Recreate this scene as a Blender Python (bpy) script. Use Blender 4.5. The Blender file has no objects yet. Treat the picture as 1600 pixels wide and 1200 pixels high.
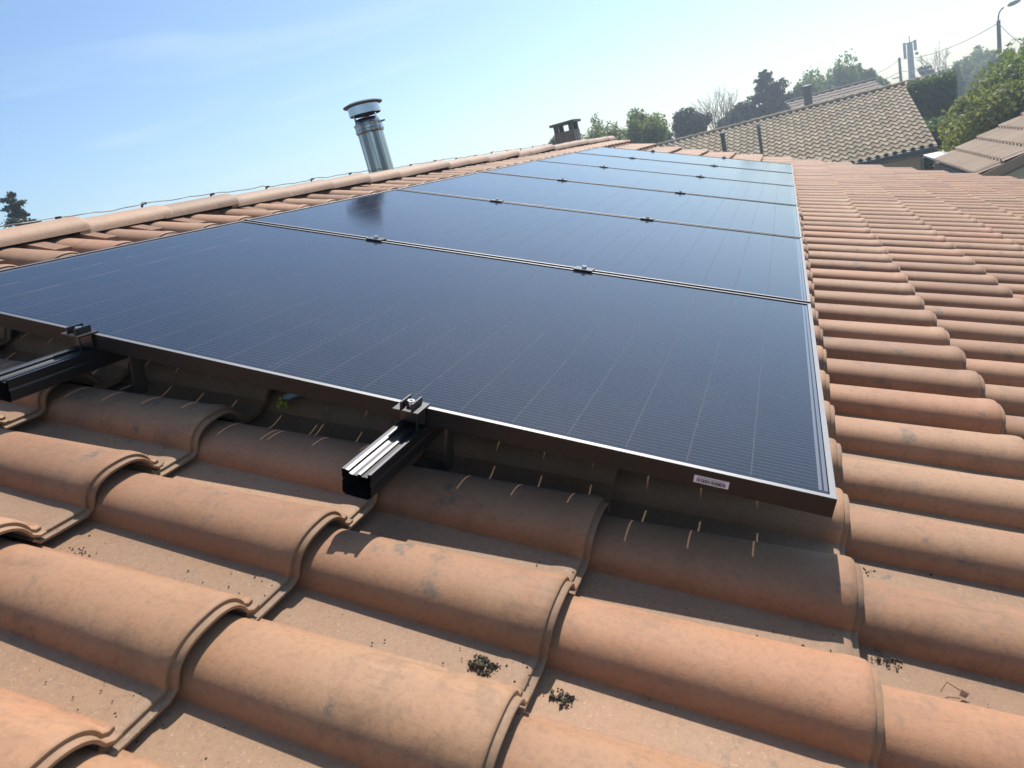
import bpy, math, random
import numpy as np
from mathutils import Matrix, Vector, Euler

SC = bpy.context.scene
COL = SC.collection
R = math.radians

# ------------------------------------------------------------------ camera, sky, sun, exposure
TH = R(18.5)            # roof pitch
Z0 = 3.9                # height of the panels' top plane at its lower edge
ROOF = Matrix.Translation((0, 0, Z0)) @ Matrix.Rotation(TH, 4, 'X')     # roof frame: u along ridge, v up the slope, w out
FPX = 1079.9            # focal length in pixels of a 1600 px wide frame
CAM = Vector((-0.97131313, 0.00648482, 4.44050233))
RX = Vector((0.3442, -0.9085, -0.2369)).normalized()
FW = Vector((0.8725, 0.4027, -0.2766)).normalized()
RX = (RX - FW * RX.dot(FW)).normalized()
DN = FW.cross(RX)

cd = bpy.data.cameras.new('camera')
cam = bpy.data.objects.new('camera', cd); COL.objects.link(cam)
cd.sensor_width = 36; cd.sensor_fit = 'HORIZONTAL'; cd.lens = FPX * 36 / 1600
cd.clip_start = 0.02; cd.clip_end = 3000
m = Matrix.Identity(4)
for i in range(3):
    m[i][0] = RX[i]; m[i][1] = -DN[i]; m[i][2] = -FW[i]; m[i][3] = CAM[i]
cam.matrix_world = m
SC.camera = cam
cd.dof.use_dof = True; cd.dof.focus_distance = 1.9; cd.dof.aperture_fstop = 11   # slight softness very near and far

HAZE = .0034
SUN_EL, SUN_AZ = R(50), R(-6.2)      # azimuth measured from +X towards +Y
world = bpy.data.worlds.new('World'); SC.world = world
world.use_nodes = True
wn = world.node_tree.nodes; wn.clear()
sky = wn.new('ShaderNodeTexSky'); sky.sky_type = 'NISHITA'; sky.sun_disc = False
sky.sun_elevation = SUN_EL; sky.sun_rotation = R(90) - SUN_AZ
sky.air_density = 1.0; sky.dust_density = 0.8; sky.ozone_density = 3.0; sky.altitude = 50
bg = wn.new('ShaderNodeBackground'); bg.inputs[1].default_value = 0.125
wo = wn.new('ShaderNodeOutputWorld')
wb = wn.new('ShaderNodeMix'); wb.data_type = 'RGBA'; wb.blend_type = 'MULTIPLY'; wb.inputs[0].default_value = 1; wb.inputs[7].default_value = (.92, 1.0, 1.05, 1)   # camera white balance
tc = wn.new('ShaderNodeTexCoord'); mp = wn.new('ShaderNodeMapping'); mp.inputs['Scale'].default_value = (2.2, 1.1, 13); mp.inputs['Rotation'].default_value = (R(9), R(-6), 0)
cn = wn.new('ShaderNodeTexNoise'); cn.inputs['Scale'].default_value = 1.6; cn.inputs['Detail'].default_value = 6; cn.inputs['Distortion'].default_value = .5
cr = wn.new('ShaderNodeMapRange'); cr.inputs[1].default_value = .52; cr.inputs[2].default_value = .85; cr.inputs[4].default_value = .38
cm = wn.new('ShaderNodeMix'); cm.data_type = 'RGBA'; cm.inputs[7].default_value = (7.2, 7.4, 7.6, 1)      # thin high cirrus
for a, b in ((tc.outputs['Generated'], mp.inputs[0]), (mp.outputs[0], cn.inputs[0]), (cn.outputs[0], cr.inputs[0]), (cr.outputs[0], cm.inputs[0]), (sky.outputs[0], cm.inputs[6])): world.node_tree.links.new(a, b)
world.node_tree.links.new(cm.outputs[2], wb.inputs[6]); world.node_tree.links.new(wb.outputs[2], bg.inputs[0]); world.node_tree.links.new(bg.outputs[0], wo.inputs[0])

sl = bpy.data.lights.new('sun', 'SUN'); sl.energy = 5.0; sl.angle = R(0.53); sl.color = (1, .95, .87)
sun = bpy.data.objects.new('sun', sl); COL.objects.link(sun)
sd = Vector((math.cos(SUN_EL) * math.cos(SUN_AZ), math.cos(SUN_EL) * math.sin(SUN_AZ), math.sin(SUN_EL)))
sun.rotation_euler = sd.to_track_quat('Z', 'Y').to_euler()
SC.view_settings.view_transform = 'Standard'; SC.view_settings.look = 'None'
SC.view_settings.gamma = 1; SC.view_settings.exposure = 0.27
SC.render.engine = 'CYCLES'
SC.cycles.max_bounces = 8; SC.cycles.diffuse_bounces = 1; SC.cycles.transparent_max_bounces = 16
SC.cycles.sample_clamp_indirect = 6

# ------------------------------------------------------------------ helpers
def at(px, py, D):
    """world point seen at photo pixel (px, py), D metres away on the level"""
    d = RX * ((px - 800) / FPX) + DN * ((py - 600) / FPX) + FW
    return CAM + d * (D / math.hypot(d.x, d.y))

def seen(p):
    """photo pixel and depth of a world point"""
    q = Vector(p) - CAM; z = q.dot(FW)
    if z < .05: return None
    return 800 + FPX * q.dot(RX) / z, 600 + FPX * q.dot(DN) / z, z

class MB:
    """collects faces; build() links them as ONE mesh object"""
    def __init__(s): s.v = []; s.f = []; s.mi = []; s.cur = 0
    def add(s, vs, fs):
        n = len(s.v); s.v += [tuple(v) for v in vs]
        for f in fs: s.f.append(tuple(i + n for i in f)); s.mi.append(s.cur)
    def box(s, a, b, mat=None):
        x0, y0, z0 = a; x1, y1, z1 = b
        vs = [(x0,y0,z0),(x1,y0,z0),(x1,y1,z0),(x0,y1,z0),(x0,y0,z1),(x1,y0,z1),(x1,y1,z1),(x0,y1,z1)]
        if mat is not None: vs = [mat @ Vector(v) for v in vs]
        s.add(vs, [(0,3,2,1),(4,5,6,7),(0,1,5,4),(1,2,6,5),(2,3,7,6),(3,0,4,7)])
    def quad(s, a, b, c, d): s.add([a, b, c, d], [(0, 1, 2, 3)])
    def prism(s, pts, d, mat=None):
        """closed outline pts (3-D) pushed along d"""
        n = len(pts); d = Vector(d); pts = [Vector(p) for p in pts]
        vs = pts + [p + d for p in pts]
        if mat is not None: vs = [mat @ v for v in vs]
        s.add(vs, [tuple(range(n))[::-1], tuple(range(n, 2 * n))] + [(i, (i + 1) % n, n + (i + 1) % n, n + i) for i in range(n)])
    def tube(s, pts, r, n=8, cap=True):
        pts = [Vector(p) for p in pts]; k = len(pts)
        rs = r if isinstance(r, (list, tuple)) else [r] * k
        vs = []; fs = []; t0 = None; ref = None
        for i, p in enumerate(pts):
            t = (pts[min(i + 1, k - 1)] - pts[max(i - 1, 0)]).normalized()
            if ref is None: ref = t.orthogonal().normalized()
            else: ref = (ref - t * ref.dot(t)).normalized()
            b = t.cross(ref)
            for j in range(n):
                a = 2 * math.pi * j / n
                vs.append(p + (ref * math.cos(a) + b * math.sin(a)) * rs[i])
        for i in range(k - 1):
            for j in range(n):
                fs.append((i*n + j, i*n + (j+1) % n, (i+1)*n + (j+1) % n, (i+1)*n + j))
        if cap: fs.append(tuple(range(n))[::-1]); fs.append(tuple(range((k-1)*n, k*n)))
        s.add(vs, fs)
    def lathe(s, prof, n=32, o=(0, 0, 0), mat=None):
        o = Vector(o); vs = []; fs = []; k = len(prof)
        for r, z in prof:
            for j in range(n):
                a = 2 * math.pi * j / n; v = Vector((r * math.cos(a), r * math.sin(a), z))
                vs.append((mat @ v if mat is not None else v) + o)
        for i in range(k - 1):
            for j in range(n): fs.append((i*n + j, i*n + (j+1) % n, (i+1)*n + (j+1) % n, (i+1)*n + j))
        s.add(vs, fs)
    def build(s, name, mat, parent=None, smooth=None, off=None):
        me = bpy.data.meshes.new(name)
        vs = s.v
        if off is None and parent is not None and parent.type == 'EMPTY' and not parent.get('_local'):
            off = parent.location
        if off is not None: vs = [(x - off[0], y - off[1], z - off[2]) for x, y, z in vs]
        me.from_pydata(vs, [], s.f)
        for mm in (mat if isinstance(mat, (list, tuple)) else [mat]): me.materials.append(mm)
        if len(me.materials) > 1: me.polygons.foreach_set('material_index', s.mi)
        if smooth is not None:
            me.polygons.foreach_set('use_smooth', [True] * len(me.polygons))
            me.set_sharp_from_angle(angle=R(smooth))
        me.update()
        o = bpy.data.objects.new(name, me); COL.objects.link(o)
        if parent is not None: o.parent = parent
        return o

def tag(o, label=None, cat=None, group=None, kind=None):
    if label: o['label'] = label
    if cat: o['category'] = cat
    if group: o['group'] = group
    if kind: o['kind'] = kind
    return o
def empty(name, loc=(0, 0, 0)):
    o = bpy.data.objects.new(name, None); COL.objects.link(o); o.location = loc; o.empty_display_size = .1
    return o
def copy_tree(o, parent=None):
    c = o.copy(); COL.objects.link(c)
    if parent is not None: c.parent = parent
    for ch in list(o.children): copy_tree(ch, c)
    return c

# ------------------------------------------------------------------ materials
class NT:
    def __init__(s, name):
        s.m = bpy.data.materials.new(name); s.m.use_nodes = True
        s.t = s.m.node_tree; s.t.nodes.clear()
        s.out = s.t.nodes.new('ShaderNodeOutputMaterial')
    def n(s, typ, **kw):
        o = s.t.nodes.new('ShaderNode' + typ)
        for k, v in kw.items(): setattr(o, k, v)
        return o
    def l(s, a, b): s.t.links.new(a, b)
    def val(s, sock, v):
        if hasattr(v, 'is_linked'): s.l(v, sock)
        else: sock.default_value = v
    def math(s, op, a, b=None, c=None, clamp=False):
        o = s.n('Math', operation=op); o.use_clamp = clamp
        s.val(o.inputs[0], a)
        if b is not None: s.val(o.inputs[1], b)
        if c is not None: s.val(o.inputs[2], c)
        return o.outputs[0]
    def mix(s, f, a, b, typ='MIX'):
        o = s.n('Mix', data_type='RGBA', blend_type=typ)
        s.val(o.inputs[0], f)
        for sock, v in ((o.inputs[6], a), (o.inputs[7], b)):
            if hasattr(v, 'is_linked'): s.l(v, sock)
            else: sock.default_value = (*v, 1)
        return o.outputs[2]
    def noise(s, vec, scale, detail=4, rough=.55, dist=0):
        o = s.n('TexNoise'); o.inputs['Scale'].default_value = scale; o.inputs['Detail'].default_value = detail
        o.inputs['Roughness'].default_value = rough; o.inputs['Distortion'].default_value = dist
        if vec is not None: s.l(vec, o.inputs['Vector'])
        return o.outputs[0]
    def ramp(s, f, lo, hi):
        o = s.n('MapRange'); o.clamp = True; s.val(o.inputs[0], f)
        o.inputs[1].default_value = lo; o.inputs[2].default_value = hi
        return o.outputs[0]
    def bsdf(s, col, rough=.8, metal=0, spec=.5, bump=None, bstr=.3, bdist=.002, **kw):
        o = s.n('BsdfPrincipled')
        if hasattr(col, 'is_linked'): s.l(col, o.inputs['Base Color'])
        else: o.inputs['Base Color'].default_value = (*col, 1)
        s.val(o.inputs['Roughness'], rough); s.val(o.inputs['Metallic'], metal)
        o.inputs['Specular IOR Level'].default_value = spec
        for k, v in kw.items(): s.val(o.inputs[k.replace('_', ' ')], v)
        if bump is not None:
            b = s.n('Bump'); b.inputs['Strength'].default_value = bstr; b.inputs['Distance'].default_value = bdist
            s.l(bump, b.inputs['Height']); s.l(b.outputs[0], o.inputs['Normal'])
        return o.outputs[0]
    def done(s, sh): s.l(sh, s.out.inputs[0]); return s.m
    def pos(s): return s.n('NewGeometry').outputs['Position']
    def obj(s): return s.n('TexCoord').outputs['Object']

def plain(name, col, rough=.7, metal=0, spec=.5, var=.15, scale=6):
    t = NT(name); f = t.noise(t.obj(), scale, 5)
    c = t.mix(f, tuple(x * (1 - var) for x in col), tuple(min(1, x * (1 + var)) for x in col))
    return t.done(t.bsdf(c, rough, metal, spec))

def terracotta(name, cols, dust, grey, stain=.5, fresh=(.36, .17, .08)):
    t = NT(name); P = t.pos()
    oi = t.n('ObjectInfo').outputs['Random']
    at_ = t.n('Attribute'); at_.attribute_name = 'tint'
    rnd = t.math('FRACT', t.math('ADD', oi, at_.outputs['Fac']))
    cr = t.n('ValToRGB'); t.l(rnd, cr.inputs[0])
    el = cr.color_ramp.elements
    while len(el) < len(cols): el.new(.5)
    for i, c in enumerate(cols): el[i].position = i / (len(cols) - 1); el[i].color = (*c, 1)
    col = cr.outputs[0]
    n1 = t.noise(P, 9, 5, .6, .4)
    col = t.mix(t.math('MULTIPLY', t.ramp(n1, .42, .72), .36), col, dust)          # pale bloom
    n2 = t.noise(P, 24, 6, .65)
    n3 = t.noise(P, 4.2, 3)
    mp = t.n('Mapping'); mp.inputs['Scale'].default_value = (1, .07, .2); t.l(P, mp.inputs[0])
    st_ = t.noise(mp.outputs[0], 95, 4, .65)
    col = t.mix(t.math('MULTIPLY', t.ramp(st_, .52, .74), t.math('MULTIPLY', t.ramp(n3, .38, .65), .42)), col, grey)   # rain streaks down the slope
    al = t.n('Attribute'); al.attribute_name = 'along'
    col = t.mix(t.math('MULTIPLY', t.math('POWER', al.outputs['Fac'], 2.0), .55), col, fresh)                          # cleaner clay under the overlap
    col = t.mix(t.math('MULTIPLY', t.math('MULTIPLY', t.ramp(n2, .47, .70), t.ramp(n3, .40, .62)), stain), col, grey)   # dirt film
    pa = t.n('Attribute'); pa.attribute_name = 'pan'; pan = pa.outputs['Fac']
    col = t.mix(t.math('MULTIPLY', pan, t.math('ADD', t.math('MULTIPLY', n1, .5), .35)), col, (.30, .195, .115))   # gritty, washed-out pans
    n7 = t.noise(P, 75, 3, .7)
    n8 = t.noise(P, 130, 4, .7)
    col = t.mix(t.math('MULTIPLY', t.ramp(n8, .48, .66), t.math('ADD', t.math('MULTIPLY', n2, .5), .06)), col, (.15, .085, .045))   # mottled grain
    ra = t.n('Attribute'); ra.attribute_name = 'rim'
    col = t.mix(t.math('MULTIPLY', ra.outputs['Fac'], t.math('ADD', t.math('MULTIPLY', n7, .8), .0), clamp=True), col, (.19, .135, .080))   # weathered lower edges
    lich = t.math('MULTIPLY', t.ramp(t.noise(P, 11, 4, .6), .635, .70), t.ramp(n7, .38, .6))
    col = t.mix(t.math('MULTIPLY', lich, .75), col, (.105, .10, .075))            # lichen spots
    n4 = t.noise(P, 330, 2, .7)
    col = t.mix(t.math('MULTIPLY', t.ramp(n4, .60, .74), t.math('ADD', t.math('MULTIPLY', pan, .4), .16)), col, (.08, .055, .04))   # dark grains
    n5 = t.noise(P, 260, 2)
    col = t.mix(t.math('MULTIPLY', t.ramp(n5, .60, .72), t.math('ADD', t.math('MULTIPLY', pan, .3), .07)), col, (.60, .46, .34))
    hsv = t.n('HueSaturation'); t.l(col, hsv.inputs['Color'])
    t.l(t.math('ADD', t.math('MULTIPLY', rnd, .34), .84), hsv.inputs['Value'])
    bump = t.math('ADD', t.math('MULTIPLY', n4, .5), t.math('ADD', t.math('MULTIPLY', n2, .8), t.math('MULTIPLY', n7, .5)))
    return t.done(t.bsdf(hsv.outputs[0], .68, 0, .45, bump, .34, .0016, Sheen_Weight=.11, Sheen_Roughness=.5))

M = {}
M['tile'] = terracotta('terracotta_tile', [(.355,.162,.072),(.385,.190,.090),(.405,.220,.112),(.38,.166,.076),(.35,.182,.092)], (.42,.26,.145), (.155,.092,.050))
M['ridge'] = terracotta('terracotta_ridge', [(.41,.245,.15),(.43,.265,.165),(.41,.235,.14)], (.46,.32,.22), (.30,.20,.14), .35)
M['mortar'] = plain('mortar', (.27, .155, .10), .95, var=.3, scale=40)
M['batten'] = plain('roof_membrane', (.03, .025, .02), .9)

def frame_mat():
    t = NT('black_anodised'); n = t.noise(t.obj(), 60, 3)
    return t.done(t.bsdf((.004, .004, .0045), t.math('ADD', t.math('MULTIPLY', n, .06), .44), 0, .5))
M['frame'] = frame_mat()
M['lip'] = plain('frame_lip_painted_glint', (.19, .19, .195), .54, 1.0, .5, var=.08)  # lighter metal on the frame's top lip imitates the sun's glint
M['railtop'] = plain('rail_face_painted_highlight', (.11, .11, .115), .38, 1.0, .5)  # paler metal on a few rail faces stands in for sun highlights
M['alu'] = plain('black_rail_aluminium', (.006, .006, .007), .40, 0, .85)
M['steel'] = plain('stainless_steel', (.50, .50, .51), .12, 1)
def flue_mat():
    t = NT('flue_steel_painted_reflections'); mp = t.n('Mapping'); mp.inputs['Scale'].default_value = (1, 1, .02); t.l(t.obj(), mp.inputs[0])
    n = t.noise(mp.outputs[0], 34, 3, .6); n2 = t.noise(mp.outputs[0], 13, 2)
    c = t.mix(t.ramp(t.math('ADD', t.math('MULTIPLY', n, .5), t.math('MULTIPLY', n2, .5)), .40, .58), (.15, .155, .165), (.66, .67, .68))  # dark and light bands painted in place of the pipe's reflections
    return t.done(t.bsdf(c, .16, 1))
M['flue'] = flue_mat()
M['bolt'] = plain('bolt_steel', (.62, .62, .63), .28, 1)
M['bracket'] = plain('bracket_steel', (.30, .28, .26), .4, .9)

CELL_U0, CELL_DU, CELL_V0, CELL_DV, NV = .022, .184, .0235, .0967, 20
PW, PL, GAP = 1.148, 2.001, .020
def laminate():
    t = NT('solar_cells'); P = t.obj()
    sx = t.n('SeparateXYZ'); t.l(P, sx.inputs[0]); x, y = sx.outputs[0], sx.outputs[1]
    def band(v, c, h):      # 1 where |v-c|<h
        return t.math('LESS_THAN', t.math('ABSOLUTE', t.math('SUBTRACT', v, c)), h)
    # centre gap shifts the upper half
    yy = t.math('SUBTRACT', y, t.math('MULTIPLY', t.math('GREATER_THAN', y, PL / 2), .014))
    cy = t.math('DIVIDE', t.math('SUBTRACT', yy, CELL_V0), CELL_DV)
    cx = t.math('DIVIDE', t.math('SUBTRACT', x, CELL_U0), CELL_DU)
    fy = t.math('FRACT', cy); fx = t.math('FRACT', cx)
    ey = t.math('MULTIPLY', t.math('MINIMUM', fy, t.math('SUBTRACT', 1, fy)), CELL_DV)
    ex = t.math('MULTIPLY', t.math('MINIMUM', fx, t.math('SUBTRACT', 1, fx)), CELL_DU)
    inx = t.math('MULTIPLY', t.math('GREATER_THAN', cx, 0), t.math('LESS_THAN', cx, 6))
    iny = t.math('MULTIPLY', t.math('GREATER_THAN', cy, .5), t.math('LESS_THAN', cy, NV - .5))
    gy = t.math('MULTIPLY', t.math('LESS_THAN', ey, .0012), t.math('MULTIPLY', inx, iny))       # clear slits between half-cells
    gx = t.math('MULTIPLY', t.math('LESS_THAN', ex, .0013), inx)
    b = t.math('FRACT', t.math('MULTIPLY', cx, 16))
    bus = t.math('LESS_THAN', t.math('ABSOLUTE', t.math('SUBTRACT', b, .5)), .036)
    iny2 = t.math('MULTIPLY', t.math('GREATER_THAN', cy, 0), t.math('LESS_THAN', cy, NV))
    incell = t.math('MULTIPLY', inx, iny2)
    bus = t.math('MULTIPLY', bus, incell)
    rib = t.math('ADD', band(y, .0213, .0023), band(y, .0135, .0026), clamp=True)
    rib = t.math('ADD', rib, t.math('ADD', band(y, PL - .0213, .0023), band(y, PL - .0135, .0026)), clamp=True)
    rib = t.math('MULTIPLY', rib, inx)
    cell = t.n('TexWhiteNoise', noise_dimensions='3D')
    cv = t.n('CombineXYZ'); t.l(t.math('FLOOR', cx), cv.inputs[0]); t.l(t.math('FLOOR', cy), cv.inputs[1]); t.l(cv.outputs[0], cell.inputs[0])
    base = t.mix(cell.outputs[0], (.0028, .0046, .0105), (.0045, .0066, .0135))
    base = t.mix(t.math('MULTIPLY', gx, .35), base, (.004, .004, .005))
    base = t.mix(t.math('MULTIPLY', bus, .85), base, (.105, .112, .135))
    base = t.mix(rib, base, (.15, .155, .17))
    base = t.mix(gy, base, (.095, .10, .12))
    d = t.noise(P, 3.5, 5, .6); d2 = t.noise(P, 420, 2)
    dust = t.math('MULTIPLY', t.ramp(d2, .63, .72), t.ramp(d, .35, .7))
    base = t.mix(t.math('ADD', t.math('MULTIPLY', dust, .10), t.math('MULTIPLY', t.ramp(d, .3, .8), .012)), base, (.35, .30, .25))
    rough = t.math('ADD', t.math('MULTIPLY', d, .04), .095)
    back = t.n('NewGeometry').outputs['Backfacing']
    base = t.mix(back, base, (.004, .004, .004))
    sh = t.bsdf(base, .5, 0, .004, Coat_Weight=1.0, Coat_Roughness=rough, Coat_IOR=1.52)
    tr = t.n('BsdfTransparent'); tr.inputs[0].default_value = (.85, .88, .86, 1)
    mx = t.n('MixShader'); t.l(t.math('MULTIPLY', gy, .33), mx.inputs[0]); t.l(sh, mx.inputs[1]); t.l(tr.outputs[0], mx.inputs[2])
    return t.done(mx.outputs[0])
M['laminate'] = laminate()
M['sticker'] = plain('white_sticker', (.78, .72, .76), .5, var=.03)
M['ink'] = plain('black_ink', (.03, .03, .03), .6)
M['cable'] = plain('grey_cable', (.10, .11, .12), .5)
M['black_plastic'] = plain('black_plastic', (.02, .02, .022), .45)
M['yellow'] = plain('yellow_plastic', (.36, .31, .03), .5)
M['pale_cable'] = plain('pale_blue_conduit', (.35, .42, .46), .5)
M['debris'] = plain('dry_moss', (.10, .085, .055), .95, var=.6, scale=300)
M['dryleaf'] = plain('dry_leaf', (.16, .085, .055), .9, var=.4, scale=200)
M['grit'] = plain('dark_grit', (.045, .035, .028), .95, var=.6, scale=200)
M['stucco'] = plain('cream_render', (.62, .54, .42), .95, var=.06, scale=30)
M['white'] = plain('white_paint', (.72, .71, .68), .6, var=.05)
M['concrete'] = plain('concrete', (.30, .29, .27), .9, var=.2, scale=3)
M['gutter_grey'] = plain('grey_board', (.16, .155, .14), .8)
M['mast'] = plain('grey_green_mast', (.085, .11, .115), .6)
M['darkcap'] = plain('dark_slate', (.05, .055, .06), .6)
M['ground'] = plain('ground_earth_grass', (.075, .095, .035), .95, var=.5, scale=.4)
M['bark'] = plain('bark', (.10, .075, .055), .95, var=.4, scale=12)
M['paletwig'] = plain('pale_twigs', (.20, .17, .145), .95, var=.2)
def brick():
    t = NT('grey_brown_brick'); b = t.n('TexBrick'); t.l(t.obj(), b.inputs['Vector']); b.inputs['Scale'].default_value = 5
    b.inputs['Color1'].default_value = (.13, .10, .085, 1); b.inputs['Color2'].default_value = (.17, .125, .105, 1); b.inputs['Mortar'].default_value = (.2, .18, .16, 1)
    return t.done(t.bsdf(b.outputs[0], .9))
M['brick'] = brick()
def rooftile(name, a, b, c, sc):
    t = NT(name); P = t.pos()
    at_ = t.n('Attribute'); at_.attribute_name = 'tint'
    col = t.mix(at_.outputs['Fac'], a, b)
    col = t.mix(t.math('MULTIPLY', t.ramp(t.noise(P, sc, 5, .6), .45, .7), .6), col, c)
    return t.done(t.bsdf(col, .85, 0, .3))
M['roof_grey'] = rooftile('grey_tan_concrete_tile', (.30, .23, .15), (.40, .315, .21), (.20, .17, .115), 1.3)
M['roof_brown'] = rooftile('brown_clay_tile', (.46, .33, .225), (.56, .42, .30), (.34, .25, .18), 1.0)
M['roof_dull'] = rooftile('dull_brown_tile', (.23, .175, .13), (.28, .215, .165), (.18, .145, .115), 1.0)
M['roof_tan'] = rooftile('tan_clay_tile', (.36, .25, .18), (.44, .31, .22), (.28, .2, .15), .7)
def leaf(name, a, b, trans=.25):
    t = NT(name); at_ = t.n('Attribute'); at_.attribute_name = 'tint'
    col = t.mix(at_.outputs['Fac'], a, b)
    sh = t.bsdf(col, .55, 0, .35)
    tr = t.n('BsdfTranslucent'); t.l(t.mix(.5, col, (.25, .32, .05), 'MIX'), tr.inputs[0])
    mx = t.n('MixShader'); mx.inputs[0].default_value = trans; t.l(sh, mx.inputs[1]); t.l(tr.outputs[0], mx.inputs[2])
    return t.done(mx.outputs[0])
M['leaf_spring'] = leaf('spring_leaves', (.12, .14, .04), (.20, .23, .075), .5)
M['leaf_oak'] = leaf('mid_green_leaves', (.085, .13, .03), (.18, .24, .06), .5)
M['leaf_dark'] = leaf('dark_needles', (.022, .036, .026), (.048, .068, .045), .12)
M['leaf_hedge'] = leaf('hedge_leaves', (.04, .10, .022), (.09, .17, .04), .35)
M['leaf_yellow'] = leaf('yellow_green_leaves', (.085, .125, .022), (.30, .29, .06), .45)

# ------------------------------------------------------------------ setting: ground
g = MB(); N = 40
for i in range(N):
    for j in range(N):
        x0, x1 = -600 + 1500 * i / N, -600 + 1500 * (i + 1) / N; y0, y1 = -750 + 1500 * j / N, -750 + 1500 * (j + 1) / N
        if not g.v: pass
        g.add([(x0, y0, 0), (x1, y0, 0), (x1, y1, 0), (x0, y1, 0)], [(0, 1, 2, 3)])
tag(g.build('ground', M['ground']), kind='structure')

# ------------------------------------------------------------------ the tiled house under the panels
PITCH, GAUGE = .2115, .382          # tile spacing along the ridge, down the slope
U_C, V_C = -.224, -.046             # crest and lower end of one tile
W_PAN = -.173                       # height of the pan below the panels' top plane
U_END, V_RIDGE, V_EAVE = 10.1, 2.65, -4.9
def row_u(i): return U_C + i * PITCH + min(0, i - 1.5) * .0085      # the first rows are laid a little wider
house = empty('tiled_house', (4, 0, 0))
tag(house, 'house whose orange clay tile roof fills the foreground beneath the solar panels', 'house')

def profile(n, s, near_res=True):
    """cross-section of one tile: pan on the near side, barrel on the far side; (a, h)"""
    wn_, wf_, H = .076 * s, .064 * s, .053 * s
    P = [(-.163, .007), (-.158, .0005), (-.140, 0), (-.105, .0)]
    if near_res: P += [(-wn_ - .006, .0002), (-wn_ - .001, .0016)]
    
    for i in range(n + 1):
        ph = math.pi * (1 - (.06 + .84 * i / n))
        c, s_ = math.cos(ph), math.sin(ph)
        e = 2 / 2.5 if c < 0 else 2 / 2.15
        a = (wn_ if c < 0 else wf_) * math.copysign(abs(c) ** e, c)
        P.append((a, max(.0045, H * abs(s_) ** e)))
    a, h = P[-1]
    P += [(a + .006, h - .004), (a + .013, h - .0035)]
    return P

def tile_mesh(n, rings, under=True):
    vs = []; fs = []; k = None; pan = []; edge = []; along = []
    for y, off in rings:
        s = 1 - .13 * max(0, min(1, y / .40))
        P = [Vector((a, 0, h)) for a, h in profile(n, s, n > 10)]
        k = len(P)
        for i, p in enumerate(P):
            t = (P[min(i + 1, k - 1)] - P[max(i - 1, 0)]).normalized()
            nrm = Vector((-t.z, 0, t.x))
            q = p + nrm * off
            along.append(max(0, min(1, y / GAUGE)))
            edge.append(1.0 if y < .002 and off < -.0005 else 0.0)
            pan.append(1.0 if p.x < 0 and p.z < .0015 else 0.0)
            vs.append((q.x, y, q.z + .0250 * (1 - y / GAUGE)))
    for r in range(len(rings) - 1):
        for i in range(k - 1):
            fs.append((r*k + i, r*k + i + 1, (r+1)*k + i + 1, (r+1)*k + i))
    # side closures
    L = len(rings)
    fs = [f[::-1] for f in fs]
    if under:
        for sidx in (0, k - 1):
            fs.append(tuple(r * k + sidx for r in range(L)) if sidx else tuple(r * k + sidx for r in range(L))[::-1])
    return vs, fs, pan, edge, along

HI = [(.425, -.013), (.425, 0), (.36, 0), (.27, 0), (.18, 0), (.10, 0), (.050, 0), (.040, .0004), (.033, .0014), (.022, .0022), (.010, .0021), (.003, .0010), (0, -.001),
      (0, -.0058), (-.003, -.0064), (-.0085, -.0066), (-.0098, -.0076), (-.0098, -.0115), (.03, -.0125), (.20, -.0145), (.36, -.0135)]
LO = [(.41, 0), (.20, 0), (.02, .002), (.0, 0), (.0, -.012)]

def tile_obj_mesh(name, n, rings):
    me = bpy.data.meshes.new(name); v, f, pn, eg, an_ = tile_mesh(n, rings)
    me.from_pydata(v, [], f); me.materials.append(M['tile'])
    me.polygons.foreach_set('use_smooth', [True] * len(me.polygons)); me.set_sharp_from_angle(angle=R(38))
    me.attributes.new('pan', 'FLOAT', 'POINT').data.foreach_set('value', pn); me.attributes.new('rim', 'FLOAT', 'POINT').data.foreach_set('value', eg); me.attributes.new('along', 'FLOAT', 'POINT').data.foreach_set('value', an_)
    me.update(); return me

rng = random.Random(7)
spots = []
r0, r1 = int((-2.0 - U_C) / PITCH) - 1, int((U_END - U_C) / PITCH)
c0, c1 = int((V_EAVE - V_C) / GAUGE) - 1, int((V_RIDGE - .12 - V_C) / GAUGE)
for i in range(r0, r1 + 1):
    for j in range(c0, c1 + 1):
        u, v = row_u(i), V_C + j * GAUGE
        if v > V_RIDGE - .2: continue
        jit = Matrix.Translation((rng.gauss(0, .0018), rng.gauss(0, .0032), rng.gauss(0, .0008))) @ Euler((rng.gauss(0, .0026), rng.gauss(0, .009), rng.gauss(0, .0055))).to_matrix().to_4x4()
        mloc = Matrix.Translation((u, v, W_PAN + max(0, v - 1.4) * .042)) @ jit     # the top courses ride up towards the ridge
        s = seen(ROOF @ Vector((u, v + .18, -.11)))
        key = 1e9
        hidden = .12 < u < 7 and .12 < v < 1.75
        if s and -260 < s[0] < 1860 and -150 < s[1] < 1420 and not hidden: key = s[2]
        spots.append((key, rng.random(), mloc, u, v))
spots.sort(key=lambda s: s[0])
hi_me = tile_obj_mesh('roof_tile', 26, HI)
Hinv = Matrix.Translation(-Vector(house.location))
for k, (key, rn, ml, u, v) in enumerate(spots[:100]):
    o = bpy.data.objects.new('roof_tile', hi_me); COL.objects.link(o); o.parent = house
    o.matrix_local = Hinv @ ROOF @ ml
mv = []; mf = []; tint = []; pans = []; rims = []; alongs = []
MID = [(.41, 0), (.25, 0), (.10, 0), (.035, 0), (.025, .0025), (.004, .0025), (.0, 0), (.0, -.007), (-.010, -.008), (-.010, -.015)]
lo3 = tile_mesh(10, LO, False); mid3 = tile_mesh(14, MID, False)
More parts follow.
